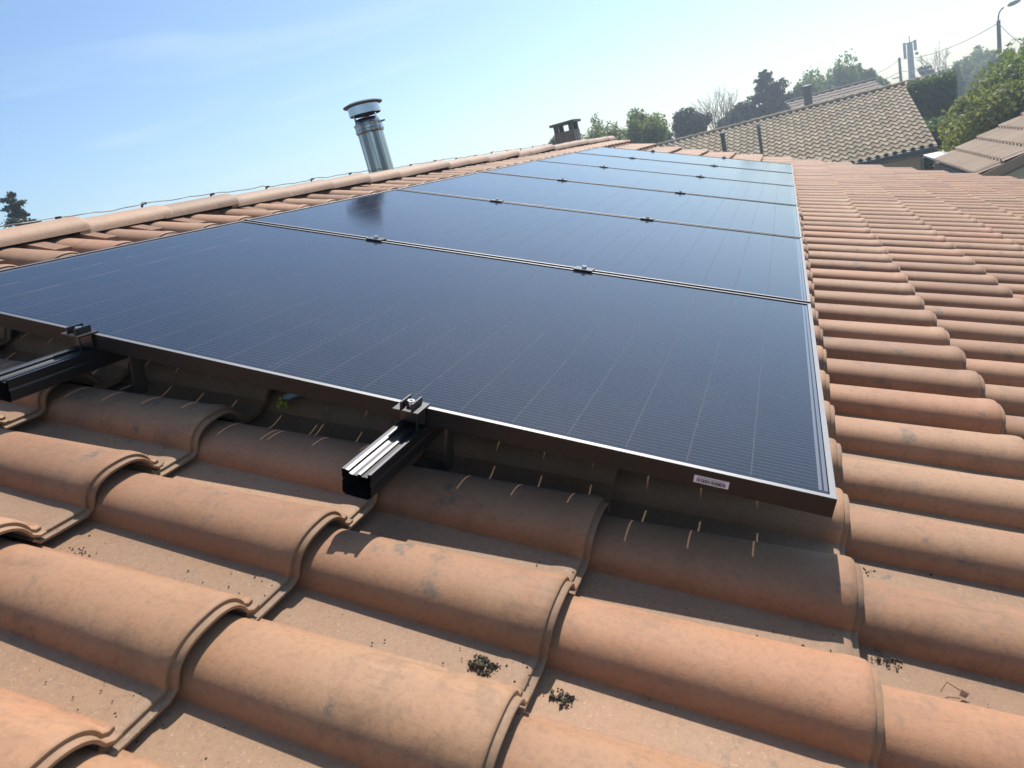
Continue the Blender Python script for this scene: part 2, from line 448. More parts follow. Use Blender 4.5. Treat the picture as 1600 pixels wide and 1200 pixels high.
for key, rn, ml, u, v in spots[100:]:
    a, b, pn, eg, an_ = mid3 if key < 5.5 else lo3; pans += pn; rims += eg; alongs += an_
    n = len(mv); MT = Hinv @ ROOF @ ml
    mv += [tuple(MT @ Vector(p)) for p in a]; mf += [tuple(i + n for i in f) for f in b]; tint += [rn] * len(a)
me = bpy.data.meshes.new('roof_tile_field'); me.from_pydata(mv, [], mf); me.materials.append(M['tile'])
atr = me.attributes.new('tint', 'FLOAT', 'POINT'); atr.data.foreach_set('value', tint); me.attributes.new('pan', 'FLOAT', 'POINT').data.foreach_set('value', pans); me.attributes.new('rim', 'FLOAT', 'POINT').data.foreach_set('value', rims); me.attributes.new('along', 'FLOAT', 'POINT').data.foreach_set('value', alongs)
me.polygons.foreach_set('use_smooth', [True] * len(me.polygons)); me.set_sharp_from_angle(angle=R(40)); me.update()
fld = bpy.data.objects.new('roof_tile_field', me); COL.objects.link(fld); fld.parent = house
fld['kind'] = 'stuff'; fld['label'] = 'remaining orange clay tiles covering the slope further from the viewer'

# roof deck, rear slope, walls, gable
def rp(u, v, w): return ROOF @ Vector((u, v, w))
apex = rp(0, V_RIDGE, -.185)
b = MB()
x0, x1 = -2.3, U_END - .12
e = rp(0, V_EAVE + .05, -.20)
ye, ze = e.y, e.z; ya, za = apex.y, apex.z - .02
yr = ya + (ya - ye); zr = ze
b.prism([(x0, ye, ze), (x0, ya, za), (x0, yr, zr), (x0, yr, zr - .12), (x0, ya, za - .14), (x0, ye, ze - .12)], (x1 - x0, 0, 0))
b.build('roof_deck', M['batten'], house)
b = MB()      # rear slope, rolled profile
nu = int((x1 - x0) / .035); sl_d = Vector((0, math.cos(TH), -math.sin(TH)))
A = Vector((0, ya + .06, za + .02))
for i in range(nu):
    ua, ub = x0 + i * .035, x0 + (i + 1) * .035
    ha, hb = [.05 * abs(math.sin(math.pi * q / PITCH)) for q in (ua, ub)]
    L_ = (yr - ya) / math.cos(TH)
    p = [A + Vector((ua, 0, ha)), A + Vector((ub, 0, hb))]
    b.quad(p[0], p[1], p[1] + sl_d * L_, p[0] + sl_d * L_)
b.build('rear_roof_slope', M['tile'], house, smooth=60)
b = MB()
b.prism([(x0 + .3, ye + .45, 0), (x0 + .3, yr - .45, 0), (x0 + .3, yr - .45, zr - .02), (x0 + .3, ya, za - .16), (x0 + .3, ye + .45, ze - .02)], (x1 - x0 - .6, 0, 0))
b.build('wall', M['stucco'], house)
b = MB(); b.box((x0, ye - .03, ze - .20), (x1, ye + .01, ze + .0)); b.build('fascia', M['white'], house)

# ridge tiles
apx = rp(0, V_RIDGE, -.040)
RSP = .40
def ridge_mesh():
    vs = []; fs = []; n = 18
    rings = [(0, .955, 0), (.10, .96, 0), (.25, .975, 0), (.42, .995, 0), (.435, 1.005, 0), (.448, 1.005, 0), (.45, .995, 0), (.45, .88, 1)]
    for x, s, inner in rings:
        for i in range(n + 1):
            a = math.pi * i / n
            # broad flattened half round
            yy = .118 * s * math.copysign(abs(math.cos(a)) ** .9, math.cos(a)); zz = .066 * s * math.sin(a) ** .85
            vs.append((x, yy, zz + .006 * x / .45))
    k = n + 1
    for r in range(len(rings) - 1):
        for i in range(n): fs.append((r*k + i, (r+1)*k + i, (r+1)*k + i + 1, r*k + i + 1))
    me = bpy.data.meshes.new('ridge_tile'); me.from_pydata(vs, [], fs); me.materials.append(M['ridge'])
    me.polygons.foreach_set('use_smooth', [True] * len(me.polygons)); me.set_sharp_from_angle(angle=R(40)); me.update(); return me
rme = ridge_mesh()
joints = []
for k in range(-7, 24):
    ue = .945 + RSP * k
    if ue > U_END + .05: break
    o = bpy.data.objects.new('ridge_tile', rme); COL.objects.link(o); o.parent = house
    o.matrix_local = Hinv @ Matrix.Translation((ue - .45, apx.y + rng.gauss(0, .003), apx.z - .066 - .008 + rng.gauss(0, .003))) @ Euler((rng.gauss(0, .012), rng.gauss(0, .006), rng.gauss(0, .008))).to_matrix().to_4x4()
    joints.append(ue)
# bedding under the ridge: clay closers in the pans
for i in range(r0, r1 + 1):
    u = U_C + i * PITCH
    if u < -1.0: continue
    b = MB(); b.box((u - .145, 2.40 + rng.uniform(-.02, .02), W_PAN + .035), (u - .095 + rng.uniform(0, .02), 2.56, W_PAN + .085 + rng.uniform(-.01, .01)), ROOF)
    b.build('ridge_closer', M['mortar'], house)
b = MB(); b.box((-1.2, 2.545, W_PAN - .01), (U_END, 2.76, W_PAN + .085), ROOF); b.build('ridge_bedding', M['mortar'], house)

# steel flue on the rear slope (part of the house)
fb = at(596, 267, 5.05); fl_base = Vector((fb.x, fb.y, fb.z - .45)); RP = .088
top = at(581, 205, 5.05)
fz = top.z
flue = MB(); n = 40
prof = [(RP, fl_base.z), (RP, fz - .012), (RP + .004, fz - .010), (RP + .006, fz - .004), (RP + .006, fz + .0)]
flue.lathe([(r, z) for r, z in prof], 48, (fb.x, fb.y, 0))
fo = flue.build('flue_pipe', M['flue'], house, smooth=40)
c = MB(); c.lathe([(RP + .006, fz - .001), (RP + .010, fz + .003), (RP + .010, fz + .014), (RP + .006, fz + .018), (RP + .006, fz + .040), (RP + .011, fz + .045), (RP + .011, fz + .052), (RP + .002, fz + .056), (RP - .012, fz + .085), (RP - .016, fz + .088), (RP - .03, fz + .06)], 48, (fb.x, fb.y, 0))
c.tube([(fb.x + .02, fb.y - RP - .006, fz + .046), (fb.x + .02, fb.y - RP - .035, fz + .046)], .006)
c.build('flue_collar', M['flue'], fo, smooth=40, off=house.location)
c = MB(); c.lathe([(RP + .016, fz + .110), (RP + .020, fz + .112), (RP + .020, fz + .165), (RP + .016, fz + .167), (RP + .010, fz + .160)], 48, (fb.x, fb.y, 0))
for a in range(3):
    an = a * 2.1 + .4; px_, py_ = fb.x + (RP - .006) * math.cos(an), fb.y + (RP - .006) * math.sin(an)
    c.box((px_ - .008, py_ - .003, fz + .07), (px_ + .008, py_ + .003, fz + .15))
c.build('flue_wind_band', M['steel'], fo, smooth=40, off=house.location)
c = MB(); c.lathe([(0, fz + .172), (RP + .042, fz + .168), (RP + .046, fz + .172), (RP + .044, fz + .178), (RP + .01, fz + .190), (0, fz + .196)], 48, (fb.x, fb.y, 0))
c.build('flue_cap', M['darkcap'], fo, smooth=40, off=house.location)

# ------------------------------------------------------------------ cable along the ridge, held by clips
cb = empty('ridge_cable', (joints[0], apx.y, apx.z)); tag(cb, 'thin dark wire run along the ridge tiles on small clips', 'wire')
pts = []
clip_u = [.92 + RSP * k for k in range(-4, 17)]
for a, bb in zip(clip_u[:-1], clip_u[1:]):
    za_, zb_ = .045, .045
    for q in range(8):
        t = q / 8
        pts.append((a + (bb - a) * t, apx.y + .01 * math.sin(9.1 * (a + t)), apx.z + .009 - .004 * math.sin(math.pi * t) + .002 * math.sin(37 * (a + t * .4)) + .004 * math.sin(11 * a)))
c = MB(); c.tube(pts, .0021, 6); c.build('wire', M['cable'], cb)
for a in clip_u:
    c = MB(); z = apx.z + .006 + .004 * math.sin(11 * a)
    c.box((a - .009, apx.y - .006, z - .004), (a + .009, apx.y + .006, z + .005))
    c.tube([(a - .018, apx.y, z - .012), (a - .008, apx.y, z - .002)], .0045, 6)
    c.build('clip', M['black_plastic'], cb)

# ------------------------------------------------------------------ solar panels
STEP = PW + GAP
FH, LIP, FT = .0315, .0095, .0016
def make_panel():
    root = empty('solar_panel'); root['_local'] = True
    f = MB()
    def lip(x0, y0, x1, y1):
        f.box((x0, y0, -FT), (x1, y1, -.0002)); f.cur = 1; f.quad((x0, y0, .0001), (x1, y0, .0001), (x1, y1, .0001), (x0, y1, .0001)); f.cur = 0
    # outer walls with a top lip; butted corners
    f.box((0, 0, -FH), (.0018, PL, -.0006)); f.box((PW - .0018, 0, -FH), (PW, PL, -.0006))
    f.box((.0018, 0, -FH), (PW - .0018, .0018, -.0006)); f.box((.0018, PL - .0018, -FH), (PW - .0018, PL, -.0006))
    lip(.0004, .0004, LIP, PL - .0004); lip(PW - LIP, .0004, PW - .0004, PL - .0004)
    lip(LIP, .0004, PW - LIP, LIP); lip(LIP, PL - LIP, PW - LIP, PL - .0004)
    # bottom flange
    f.box((.0018, .0018, -FH), (.030, PL - .0018, -FH + .0016)); f.box((PW - .03, .0018, -FH), (PW - .0018, PL - .0018, -FH + .0016))
    fo = f.build('frame', [M['frame'], M['lip']], root)
    g = MB(); g.quad((.0019, .0019, -.0022), (PW - .0019, .0019, -.0022), (PW - .0019, PL - .0019, -.0022), (.0019, PL - .0019, -.0022))
    g.build('cell_glass', M['laminate'], root)
    return root
PLAB = ['nearest solar panel, dark blue, with a white barcode sticker on its front frame',
        'second solar panel from the front, just behind the one with the barcode sticker',
        'third solar panel from the front in the row of six',
        'fourth solar panel from the front, pale with reflected sky',
        'fifth solar panel from the front, one before the farthest',
        'farthest solar panel in the row, beside the bare far end of the tile roof']
proto = make_panel()
panels = []
for k in range(6):
    o = proto if k == 0 else copy_tree(proto)
    o.matrix_world = ROOF @ Matrix.Translation((k * STEP, 0, rng.uniform(-.0008, .0008)))
    tag(o, PLAB[k], 'solar panel', 'solar panels in a row on the roof'); panels.append(o)
# barcode sticker on the nearest one
s_ = MB(); s_.box((-.0006, .1487, -.0236), (-.0001, .2008, -.0112)); st = s_.build('barcode_label', M['sticker'], proto)
s_ = MB(); y = .1965; rb = random.Random(3)
while y > .1535:
    w_ = rb.choice([.0004, .0006, .0010, .0014]); s_.box((-.0009, y - w_, -.0218), (-.00065, y, -.0158)); y -= w_ + rb.choice([.0004, .0006, .0009])
y = .1955
while y > .155:
    w_ = rb.choice([.0007, .0010]); s_.box((-.0009, y - w_, -.0142), (-.00065, y, -.0132)); y -= w_ + .0005
s_.build('barcode', M['ink'], st)

# rails
RV = [.680, 1.4345]; RT = -FH - .0015
def make_rail(name='mounting_rail'):
    r = MB(); L0, L1 = -.188, 6 * STEP + .05
    # open channel profile (v, w) with two upper flanges
    P = [(-.025, 0), (-.0205, 0), (-.0200, -.006), (-.0085, -.0065), (-.0080, -.0035), (-.0030, -.0030), (-.0025, -.0065), (.0065, -.0065), (.0125, -.0050), (.0130, -.0010), (.0185, 0), (.025, 0),
         (.025, -.014), (.0235, -.018), (.025, -.022), (.025, -.041), (.019, -.045), (-.019, -.045), (-.025, -.041), (-.025, -.022), (-.0235, -.018), (-.025, -.014)]
    pts = [(L0, a, b) for a, b in P]
    n = len(P)
    r.add(pts + [(L1, a, b) for a, b in P], [(i, n + i, n + (i + 1) % n, (i + 1) % n) for i in range(n)] + [tuple(range(n, 2 * n))])
    for q in (0, 4, 8, 10): r.mi[q] = 1
    return r.build(name, [M['alu'], M['railtop']])
for k, (v, lab) in enumerate(zip(RV, ['black mounting rail poking out under the middle of the front panel', 'black mounting rail poking out under the front panel at the left photo edge'])):
    o = make_rail() if k == 0 else rail0.copy()
    if k == 0: rail0 = o
    else: COL.objects.link(o)
    o.matrix_world = ROOF @ Matrix.Translation((0, v, RT)); tag(o, lab, 'rail', 'mounting rails under the panels')

# clamps
def end_clamp():
    root = empty('end_clamp'); root['_local'] = True
    b = MB(); b.box((-.034, -.024, .0006), (.012, .024, .0036))
    b.box((-.006, -.024, -.030), (-.003, .024, .0006))
    b.box((-.034, -.024, -.030), (-.031, -.021, .0006))
    b.build('clamp_plate', M['alu'], root)
    for s in (-1, 1):
        b = MB(); b.box((-.030, s * .0105 - .0016, .0036), (.006, s * .0105 + .0016, .0165)); b.build('fin', M['alu'], root)
    b = MB(); b.lathe([(0, .0115), (.0030, .0115), (.0034, .0145), (.0062, .0145), (.0066, .0135), (.0066, .0037)], 20, (-.012, 0, 0)); b.build('bolt', M['bolt'], root, smooth=40)
    return root
def mid_clamp():
    root = empty('mid_clamp'); root['_local'] = True
    b = MB(); b.box((-.020, -.030, .0006), (.020, .030, .0040)); b.box((-.004, -.026, -.030), (.004, .026, .0006))
    b.build('clamp_plate', M['alu'], root)
    b = MB(); b.lathe([(0, .0085), (.0030, .0085), (.0036, .0125), (.0070, .0125), (.0074, .0115), (.0074, .0040)], 20); b.build('bolt', M['bolt'], root, smooth=40)
    return root
ec, mc = end_clamp(), mid_clamp()
used_e = used_m = False
SIDE = ['on the rail nearer the right', 'on the rail nearer the ridge']
ORD = ['first and second', 'second and third', 'third and fourth', 'fourth and fifth', 'fifth and sixth']
for k, v in enumerate(RV):
    for far in (0, 1):
        o = copy_tree(ec) if used_e else ec; used_e = True
        if far: o.matrix_world = ROOF @ Matrix.Translation((6 * PW + 5 * GAP, v, 0)) @ Matrix.Rotation(math.pi, 4, 'Z')
        else: o.matrix_world = ROOF @ Matrix.Translation((0, v, 0))
        lab = ['finned black end clamp on the front edge above the middle rail end', 'finned black end clamp on the front edge near the left photo edge'][k] if not far else \
              ['small end clamp on the far edge of the last panel, right one', 'small end clamp on the far edge of the last panel, left one'][k]
        tag(o, lab, 'clamp', 'end clamps of the panel row')
    for j in range(5):
        o = copy_tree(mc) if used_m else mc; used_m = True
        o.matrix_world = ROOF @ Matrix.Translation(((j + 1) * STEP - GAP / 2, v, 0))
        tag(o, 'mid clamp joining the %s panels, %s' % (ORD[j], SIDE[k]), 'clamp', 'mid clamps between the panels')

# roof hooks under the rails near the front edge
def make_hook():
    root = empty('roof_hook'); root['_local'] = True
    b = MB()
    b.box((-.016, -.003, -.105), (.016, .003, .018)); b.build('upright', M['bracket'], root)
    b = MB(); b.box((-.016, -.003, -.111), (.016, .20, -.105)); b.build('strap', M['bracket'], root)
    b = MB(); b.lathe([(0, .007), (.007, .007), (.008, 0)], 12, (0, 0, 0), Matrix.Rotation(R(90), 4, 'X')); b.build('bolt', M['bolt'], root)
    return root
hk = make_hook(); usedh = False
for k, v in enumerate(RV):
    for j in range(3):
        o = copy_tree(hk) if usedh else hk; usedh = True
        o.matrix_world = ROOF @ Matrix.Translation((.085 + j * 1.9, v - .030, RT - .022))
        lab = 'steel roof hook in the shade %s the %s rail' % (['just behind the front end of', 'one span behind the front under', 'two spans behind the front under'][j], ['middle', 'left'][k])
        tag(o, lab, 'roof hook', 'roof hooks carrying the rails')
# yellow connector and pale conduit in the shade under the front panel
b = MB(); p0 = (.118, 1.050, -.124)
for q in range(7):
    a = q * .9; b.lathe([(0, .006), (.0045, .0045), (.006, 0), (.0045, -.0045), (0, -.006)], 10, (p0[0] + .008 * math.cos(a), p0[1] + .009 * math.sin(a), p0[2] + .006 * math.sin(2 * a)))
o = b.build('cable_connector', M['yellow'], smooth=50); o.matrix_world = ROOF; tag(o, 'small yellow cable connector in the shade under the front panel', 'connector')
b = MB(); b.tube([(.185, .955, -.104), (.172, .985, -.104), (.160, 1.015, -.106), (.145, 1.04, -.112), (.128, 1.055, -.120)], .0075, 10)
o = b.build('cable_conduit', M['pale_cable'], smooth=50); o.matrix_world = ROOF; tag(o, 'short pale conduit next to the yellow connector under the front panel', 'cable')

# ------------------------------------------------------------------ debris on the tiles
def on_pan(px, py, w=W_PAN + .010):
    d = RX * ((px - 800) / FPX) + DN * ((py - 600) / FPX) + FW
    inv = ROOF.inverted(); o = inv @ CAM; dd = inv.to_3x3() @ d
    for _ in range(4):
        t = (w - o.z) / dd.z; p = o + dd * t
        w = W_PAN + .0250 * (1 - ((p.y - V_C) % GAUGE) / GAUGE) + .0015
    return p
def clump(px, py, n, r, label, seed, mat='debris', big=.0034):
    rg = random.Random(seed); c = on_pan(px, py); b = MB()
    for i in range(n):
        a = rg.uniform(0, 6.28); q = r * rg.random() ** .7
        p = Vector((c.x + q * math.cos(a) * .8 + .3 * r * math.sin(3 * a), c.y + q * math.sin(a) * 1.25, c.z + rg.uniform(-.002, .0025)))
        s = rg.uniform(.0009, big) if rg.random() < .6 else .0008; e = Euler((rg.uniform(0, 3), rg.uniform(0, 3), rg.uniform(0, 3))).to_matrix()
        vs = [p + e @ Vector(k) * s for k in ((1.6, 0, 0), (-1.4, .2, 0), (0, 1, 0), (0, -1, .1), (0, 0, .8), (0, .1, -.8))]
        b.add(vs, [(0, 2, 4), (2, 1, 4), (1, 3, 4), (3, 0, 4), (2, 0, 5), (1, 2, 5), (3, 1, 5), (0, 3, 5)])
    o = b.build('moss_clump', M[mat]); o.matrix_world = ROOF
    tag(o, label, 'moss', 'dry moss clumps on the tiles')
clump(755, 1040, 190, .017, 'large dark dry moss clump in a pan at the bottom centre', 1)
clump(880, 1090, 80, .014, 'smaller dark moss clump right of the large one at the bottom centre', 2)
clump(1384, 1031, 90, .017, 'dark moss crumbs below the shaded tile end at the lower right', 3, big=.0022)
clump(1352, 893, 34, .016, 'thin dry moss strands beside the tile just right of the panel corner', 4, big=.0018)
clump(118, 868, 40, .022, 'loose dark crumbs in a pan at the left photo edge', 5, big=.0018)
b = MB(); c = on_pan(1482, 1080)
b.tube([c + Vector((-.010, .012, .004)), c + Vector((.004, .004, .010)), c + Vector((.002, -.012, .005))], .0006, 6)
b.add([c + Vector(q) for q in ((-.006, -.010, .003), (.002, -.013, .007), (-.001, -.022, .006), (-.007, -.018, .002))], [(0, 1, 2, 3)])
o = b.build('twig', M['dryleaf']); o.matrix_world = ROOF; tag(o, 'curled brown twig with a dry leaf lying in a pan at the lower right', 'twig')
# scattered grit in the pans
b = MB(); rg = random.Random(21)
for i in range(1500):
    row = rg.randint(-4, 6); u = row_u(row) - .125 + rg.gauss(0, .018) + (.022 if rg.random() < .5 else 0); v = rg.uniform(-1.6, 1.5)
    if rg.random() < .5: v = V_C + GAUGE * rg.randint(-3, 3) + abs(rg.gauss(0, .08))
    yy = (v - V_C) % GAUGE
    p = Vector((u, v, W_PAN + .0250 * (1 - yy / GAUGE) + .001)); s = rg.uniform(.0005, .0016) * (2 if rg.random() < .06 else 1)
    vs = [p + Vector(k) * s for k in ((1.5, 0, 0), (-1.2, .3, 0), (0, 1, 0), (0, -1, 0), (0, 0, 1))]
    b.add(vs, [(0, 2, 4), (2, 1, 4), (1, 3, 4), (3, 0, 4)])
o = b.build('grit', M['grit']); o.matrix_world = ROOF; tag(o, 'dark grit and seed specks scattered in the tile pans', 'grit', kind='stuff')

# ------------------------------------------------------------------ neighbouring houses
def tiled_slope(b, tints, A, du, ds, nu_, ns_, hgt=.05, step=.03, res=6):
    """rolled tile courses: A = top corner, du = vector along ridge, ds = vector down slope"""
    A, du, ds = Vector(A), Vector(du), Vector(ds); nr = du.cross(ds).normalized()
    if nr.z < 0: nr = -nr
    rg = random.Random(int(A.x * 10))
    for j in range(ns_):
        a0 = A + ds * (j / ns_); a1 = A + ds * ((j + 1.06) / ns_)
        for i in range(nu_):
            tn = rg.random(); n = len(b.v); vs = []
            for k in range(res + 1):
                t = (i + k / res) / nu_; ph = k / res
                h = hgt * (math.sin(math.pi * min(1, ph / .62)) if ph < .62 else -.12 * math.sin(math.pi * (ph - .62) / .38))
                vs += [a0 + du * t + nr * (h * .9), a1 + du * t + nr * (h + step), a1 + du * t + nr * (h + step - .03)]
            fs = []
            for k in range(res):
                fs += [(3*k, 3*k + 3, 3*k + 4, 3*k + 1), (3*k + 1, 3*k + 4, 3*k + 5, 3*k + 2)]
            b.add(vs, fs); tints += [tn] * len(vs)
def set_tint(o, tints):
    a = o.data.attributes.new('tint', 'FLOAT', 'POINT'); a.data.foreach_set('value', tints)

def gable_house(name, label, ridge_a, ridge_b, run, drop, mroof, pitch_u, pitch_s, wall_h=None, side=None, over=.45, res=5, ridge_r=.11, gutter=True, hgt=.05, step=.03):
    """ridge_a..ridge_b world ends, run = horizontal vector down the seen slope"""
    A, B, run = Vector(ridge_a), Vector(ridge_b), Vector(run)
    ds = run + Vector((0, 0, -drop)); du = B - A
    base = (A + B) / 2; root = empty(name, (base.x, base.y, 0)); tag(root, label, 'house')
    b = MB(); tn = []
    tiled_slope(b, tn, A, du, ds, max(2, int(du.length / pitch_u)), max(2, int(ds.length / pitch_s)), hgt, step, res)
    ro = b.build('roof', mroof, root, smooth=50); set_tint(ro, tn)
    b = MB(); n_ = int(du.length / .38)
    for i in range(n_):
        p, q = A + du * (i / n_), A + du * ((i + 1.05) / n_)
        b.tube([p + Vector((0, 0, -.01)), q + Vector((0, 0, .012))], [ridge_r * .9, ridge_r], 10)
    b.build('roof_ridge', mroof, ro, off=root.location, smooth=50)
    # deck + rear slope
    rs = -run + Vector((0, 0, -drop)); nrm = Vector((0, 0, -.05))
    b = MB(); b.prism([A + nrm, A + ds + nrm, A + ds + Vector((0, 0, -.22)), A + Vector((0, 0, -.25)), A + rs + Vector((0, 0, -.22)), A + rs + nrm], du)
    b.build('roof_deck', M['gutter_grey'], root)
    ru = run.normalized(); dun = du.normalized()
    w0 = A + dun * .35; w1 = B - dun * .35
    f_ = (run.length - over) / run.length
    z_e = A.z - drop * f_ - .2
    fa = Vector((w0.x, w0.y, 0)) + run * f_; ba = Vector((w0.x, w0.y, 0)) - run * f_
    b = MB(); b.prism([fa, fa + Vector((0, 0, z_e)), Vector((w0.x, w0.y, A.z - .27)), ba + Vector((0, 0, z_e)), ba], w1 - w0)
    b.build('wall', M['stucco'], root)
    b = MB(); p = A + ds
    if gutter: b.tube([p + Vector((0, 0, -.06)) + ru * .06, p + du + Vector((0, 0, -.06)) + ru * .06], .055, 8); b.build('gutter', M['mast'], root, smooth=60)
    return root

# grey-tan roof straight ahead
RA = at(1412, 132, 28.2); RB = Vector((RA.x, RA.y + 15, RA.z))
h1 = gable_house('neighbour_house', 'house with a broad grey tan tiled roof behind the far end of the panels', RB, RA, (-5.15, 0, 0), 1.72, M['roof_grey'], .215, .325, res=6, hgt=.062)
def vent(px, py, D, h, r, name, mats, parent, cap=True):
    p = at(px, py, D); b = MB(); b.tube([(p.x, p.y, p.z - .3), (p.x, p.y, p.z + h)], r, 12)
    o = b.build(name, mats[0], parent, smooth=50)
    if cap:
        b = MB(); b.lathe([(0, p.z + h + .08), (r * 1.35, p.z + h + .02), (r * 1.35, p.z + h - .03), (r * 1.0, p.z + h - .05)], 14, (p.x, p.y, 0)); b.build('vent_cap', mats[1], o, smooth=50, off=parent.location)
    return o
vent(1190, 236, 23.6, .74, .05, 'vent_pipe', (M['mast'], M['concrete']), h1)
vent(1131, 226, 24.6, .34, .07, 'vent_pipe', (M['darkcap'], M['darkcap']), h1)
# house behind it
A2 = at(1365, 125, 46); B2 = at(1228, 163, 46); B2.z = A2.z
h2 = gable_house('distant_house', 'more distant house with a plain brown roof showing above the grey tan roof ridge', B2, A2, (-4.4, -.9, 0), 1.5, M['roof_dull'], .4, .45, res=4, hgt=.03)
vent(1264, 168, 40, 1.0, .20, 'chimney', (M['brick'], M['darkcap']), h2)
A3 = at(1462, 117, 44); B3 = Vector((A3.x + .4, A3.y + 9, A3.z))
gable_house('far_tan_house', 'house with a pale pinkish tiled roof end beyond the ridge, beneath the antenna mast', B3, A3, (-3.4, 0, 0), 1.15, M['roof_tan'], .35, .42, res=5, hgt=.08)
# brown roof at the right edge
E1, E0 = at(1463, 252, 19.3), at(1546, 271, 15.4); ez = (E1.z + E0.z) / 2
E1.z = E0.z = ez; E0.y = E1.y
run4 = Vector((0, 4.6, 0))
R1, R0 = E1 - run4 + Vector((0, 0, 1.54)), E0 - run4 + Vector((0, 0, 1.54))
h4 = gable_house('brown_roof_house', 'house with a brown ribbed tile roof cut off by the right photo edge', R1, R0, run4, 1.54, M['roof_brown'], .235, .42, res=8, hgt=.055, gutter=False, step=.045)
b = MB(); b.prism([R0 + Vector((-.02, 0, .0)), E0 + Vector((-.02, 0, 0.0)), E0 + Vector((-.02, 0, -.17)), R0 + Vector((-.02, 0, -.17))], (-.03, 0, 0)); b.build('bargeboard', M['roof_tan'], h4)
b = MB(); b.box((E0.x + .335, E1.y - 3.0, 1.0), (E0.x + .345, E1.y - 2.0, 2.1)); b.build('window', M['darkcap'], h4)
# chimney house behind the ridge
cp = at(886, 207, 14.5)
h5 = empty('hidden_house', (cp.x, cp.y, 0)); tag(h5, 'house behind the ridge of which only a capped brick chimney shows', 'house')
b = MB(); b.prism([(cp.x - 3, cp.y - 3.6, 2.4), (cp.x - 3, cp.y + .4, 3.75), (cp.x - 3, cp.y + 4.4, 2.4)], (6, 0, 0)); b.build('roof', M['roof_brown'], h5)
b = MB(); b.box((cp.x - 2.7, cp.y - 3.2, 0), (cp.x + 2.7, cp.y + 4.0, 2.395)); b.build('wall', M['stucco'], h5)
ch = MB(); z = cp.z; ch.box((cp.x - .22, cp.y - .20, 2.9), (cp.x + .22, cp.y + .20, z + .02)); cho = ch.build('chimney', M['brick'], h5)
c = MB()
for sx in (-1, 1): c.box((cp.x + sx * .18 - .04, cp.y - .19, z + .02), (cp.x + sx * .18 + .04, cp.y - .11, z + .15)); c.box((cp.x + sx * .18 - .04, cp.y + .11, z + .02), (cp.x + sx * .18 + .04, cp.y + .19, z + .15))
c.box((cp.x - .27, cp.y - .25, z + .15), (cp.x + .27, cp.y + .25, z + .195)); c.build('chimney_cap', M['darkcap'], cho, off=h5.location)

# ------------------------------------------------------------------ trees and plants
def leafmesh(name, pts, sizes, mat, parent, seed, flat=.0, tints=None):
    rg = np.random.RandomState(seed); n = len(pts); pts = np.array(pts, float); s = np.array(sizes, float)[:, None]
    a = rg.normal(size=(n, 3)); a[:, 2] *= (1 - flat); a /= np.linalg.norm(a, axis=1)[:, None]
    b = rg.normal(size=(n, 3)); b -= a * (a * b).sum(1)[:, None]; b /= np.linalg.norm(b, axis=1)[:, None]
    c = np.cross(a, b)
    asp = rg.uniform(.45, .8, size=(n, 1))
    v = np.stack([pts - a * s, pts + b * s * asp + c * s * .15, pts + a * s, pts - b * s * asp + c * s * .15], 1).reshape(-1, 3)
    v -= np.array(parent.location)
    me = bpy.data.meshes.new(name)
    me.vertices.add(4 * n); me.vertices.foreach_set('co', v.ravel())
    me.loops.add(4 * n); me.loops.foreach_set('vertex_index', np.arange(4 * n))
    me.polygons.add(n); me.polygons.foreach_set('loop_start', np.arange(n) * 4)
    me.update(calc_edges=True); me.validate()
    t = np.repeat(rg.random(n) if tints is None else np.array(tints), 4)
    at_ = me.attributes.new('tint', 'FLOAT', 'POINT'); at_.data.foreach_set('value', t)
    me.materials.append(mat)
    o = bpy.data.objects.new(name, me); COL.objects.link(o); o.parent = parent
    return o

def broad_tree(name, label, base, height, rad, mat, seed, leaf_s=.16, n=4500, trunk_f=.25, squash=1.0, group=None, cat='tree', lobes=16, bark='bark'):
    rg = random.Random(seed); root = empty(name, (base.x, base.y, 0)); tag(root, label, cat, group)
    hz = min(height * (1 - trunk_f) * .5, rad * 1.15); zc = height - hz
    L = []
    for i in range(lobes):
        while True:
            p = Vector((rg.uniform(-1, 1), rg.uniform(-1, 1), rg.uniform(-1, 1)))
            if .25 < p.length < 1: break
        r = rg.uniform(.22, .42) * (1.15 - .35 * max(0, p.z))
        L.append((Vector((base.x + p.x * rad * (1 - r * .6), base.y + p.y * rad * (1 - r * .6), zc + p.z * hz * (1 - r * .7))), r * rad, r * hz * squash))
    b = MB(); k = [Vector((base.x, base.y, 0)), Vector((base.x + rad * .03, base.y, height * trunk_f)), Vector((base.x, base.y + rad * .05, zc))]
    r0_ = max(.05, height * .022)
    b.tube(k, [r0_, r0_ * .7, r0_ * .4], 8)
    for c, rr, rh in L[:10]:
        s = Vector((base.x, base.y, height * trunk_f * rg.uniform(.9, 1.3))); mid = (s + c) / 2 + Vector((rg.uniform(-.1, .1) * rad, rg.uniform(-.1, .1) * rad, .05 * rad))
        b.tube([s, mid, c], [r0_ * .45, r0_ * .25, r0_ * .08], 6)
    b.build('trunk', M[bark], root, smooth=60)
    pts = []; sz = []; tn = []
    tot = sum(l[1] * l[1] for l in L)
    for c, rr, rh in L:
        tl = rg.uniform(.15, .85)
        for i in range(int(n * rr * rr / tot)):
            d = Vector((rg.gauss(0, 1), rg.gauss(0, 1), rg.gauss(0, 1))).normalized()
            q = (rg.random() ** .4) * (rg.uniform(1.05, 1.4) if rg.random() < .22 else 1)
            pts.append((c.x + d.x * rr * q, c.y + d.y * rr * q, max(.2, c.z + d.z * rh * q))); sz.append(leaf_s * rg.uniform(.55, 1.2)); tn.append(min(1, max(0, tl + rg.gauss(0, .2))))
    leafmesh('crown', pts, sz, mat, root, seed, tints=tn)
    return root

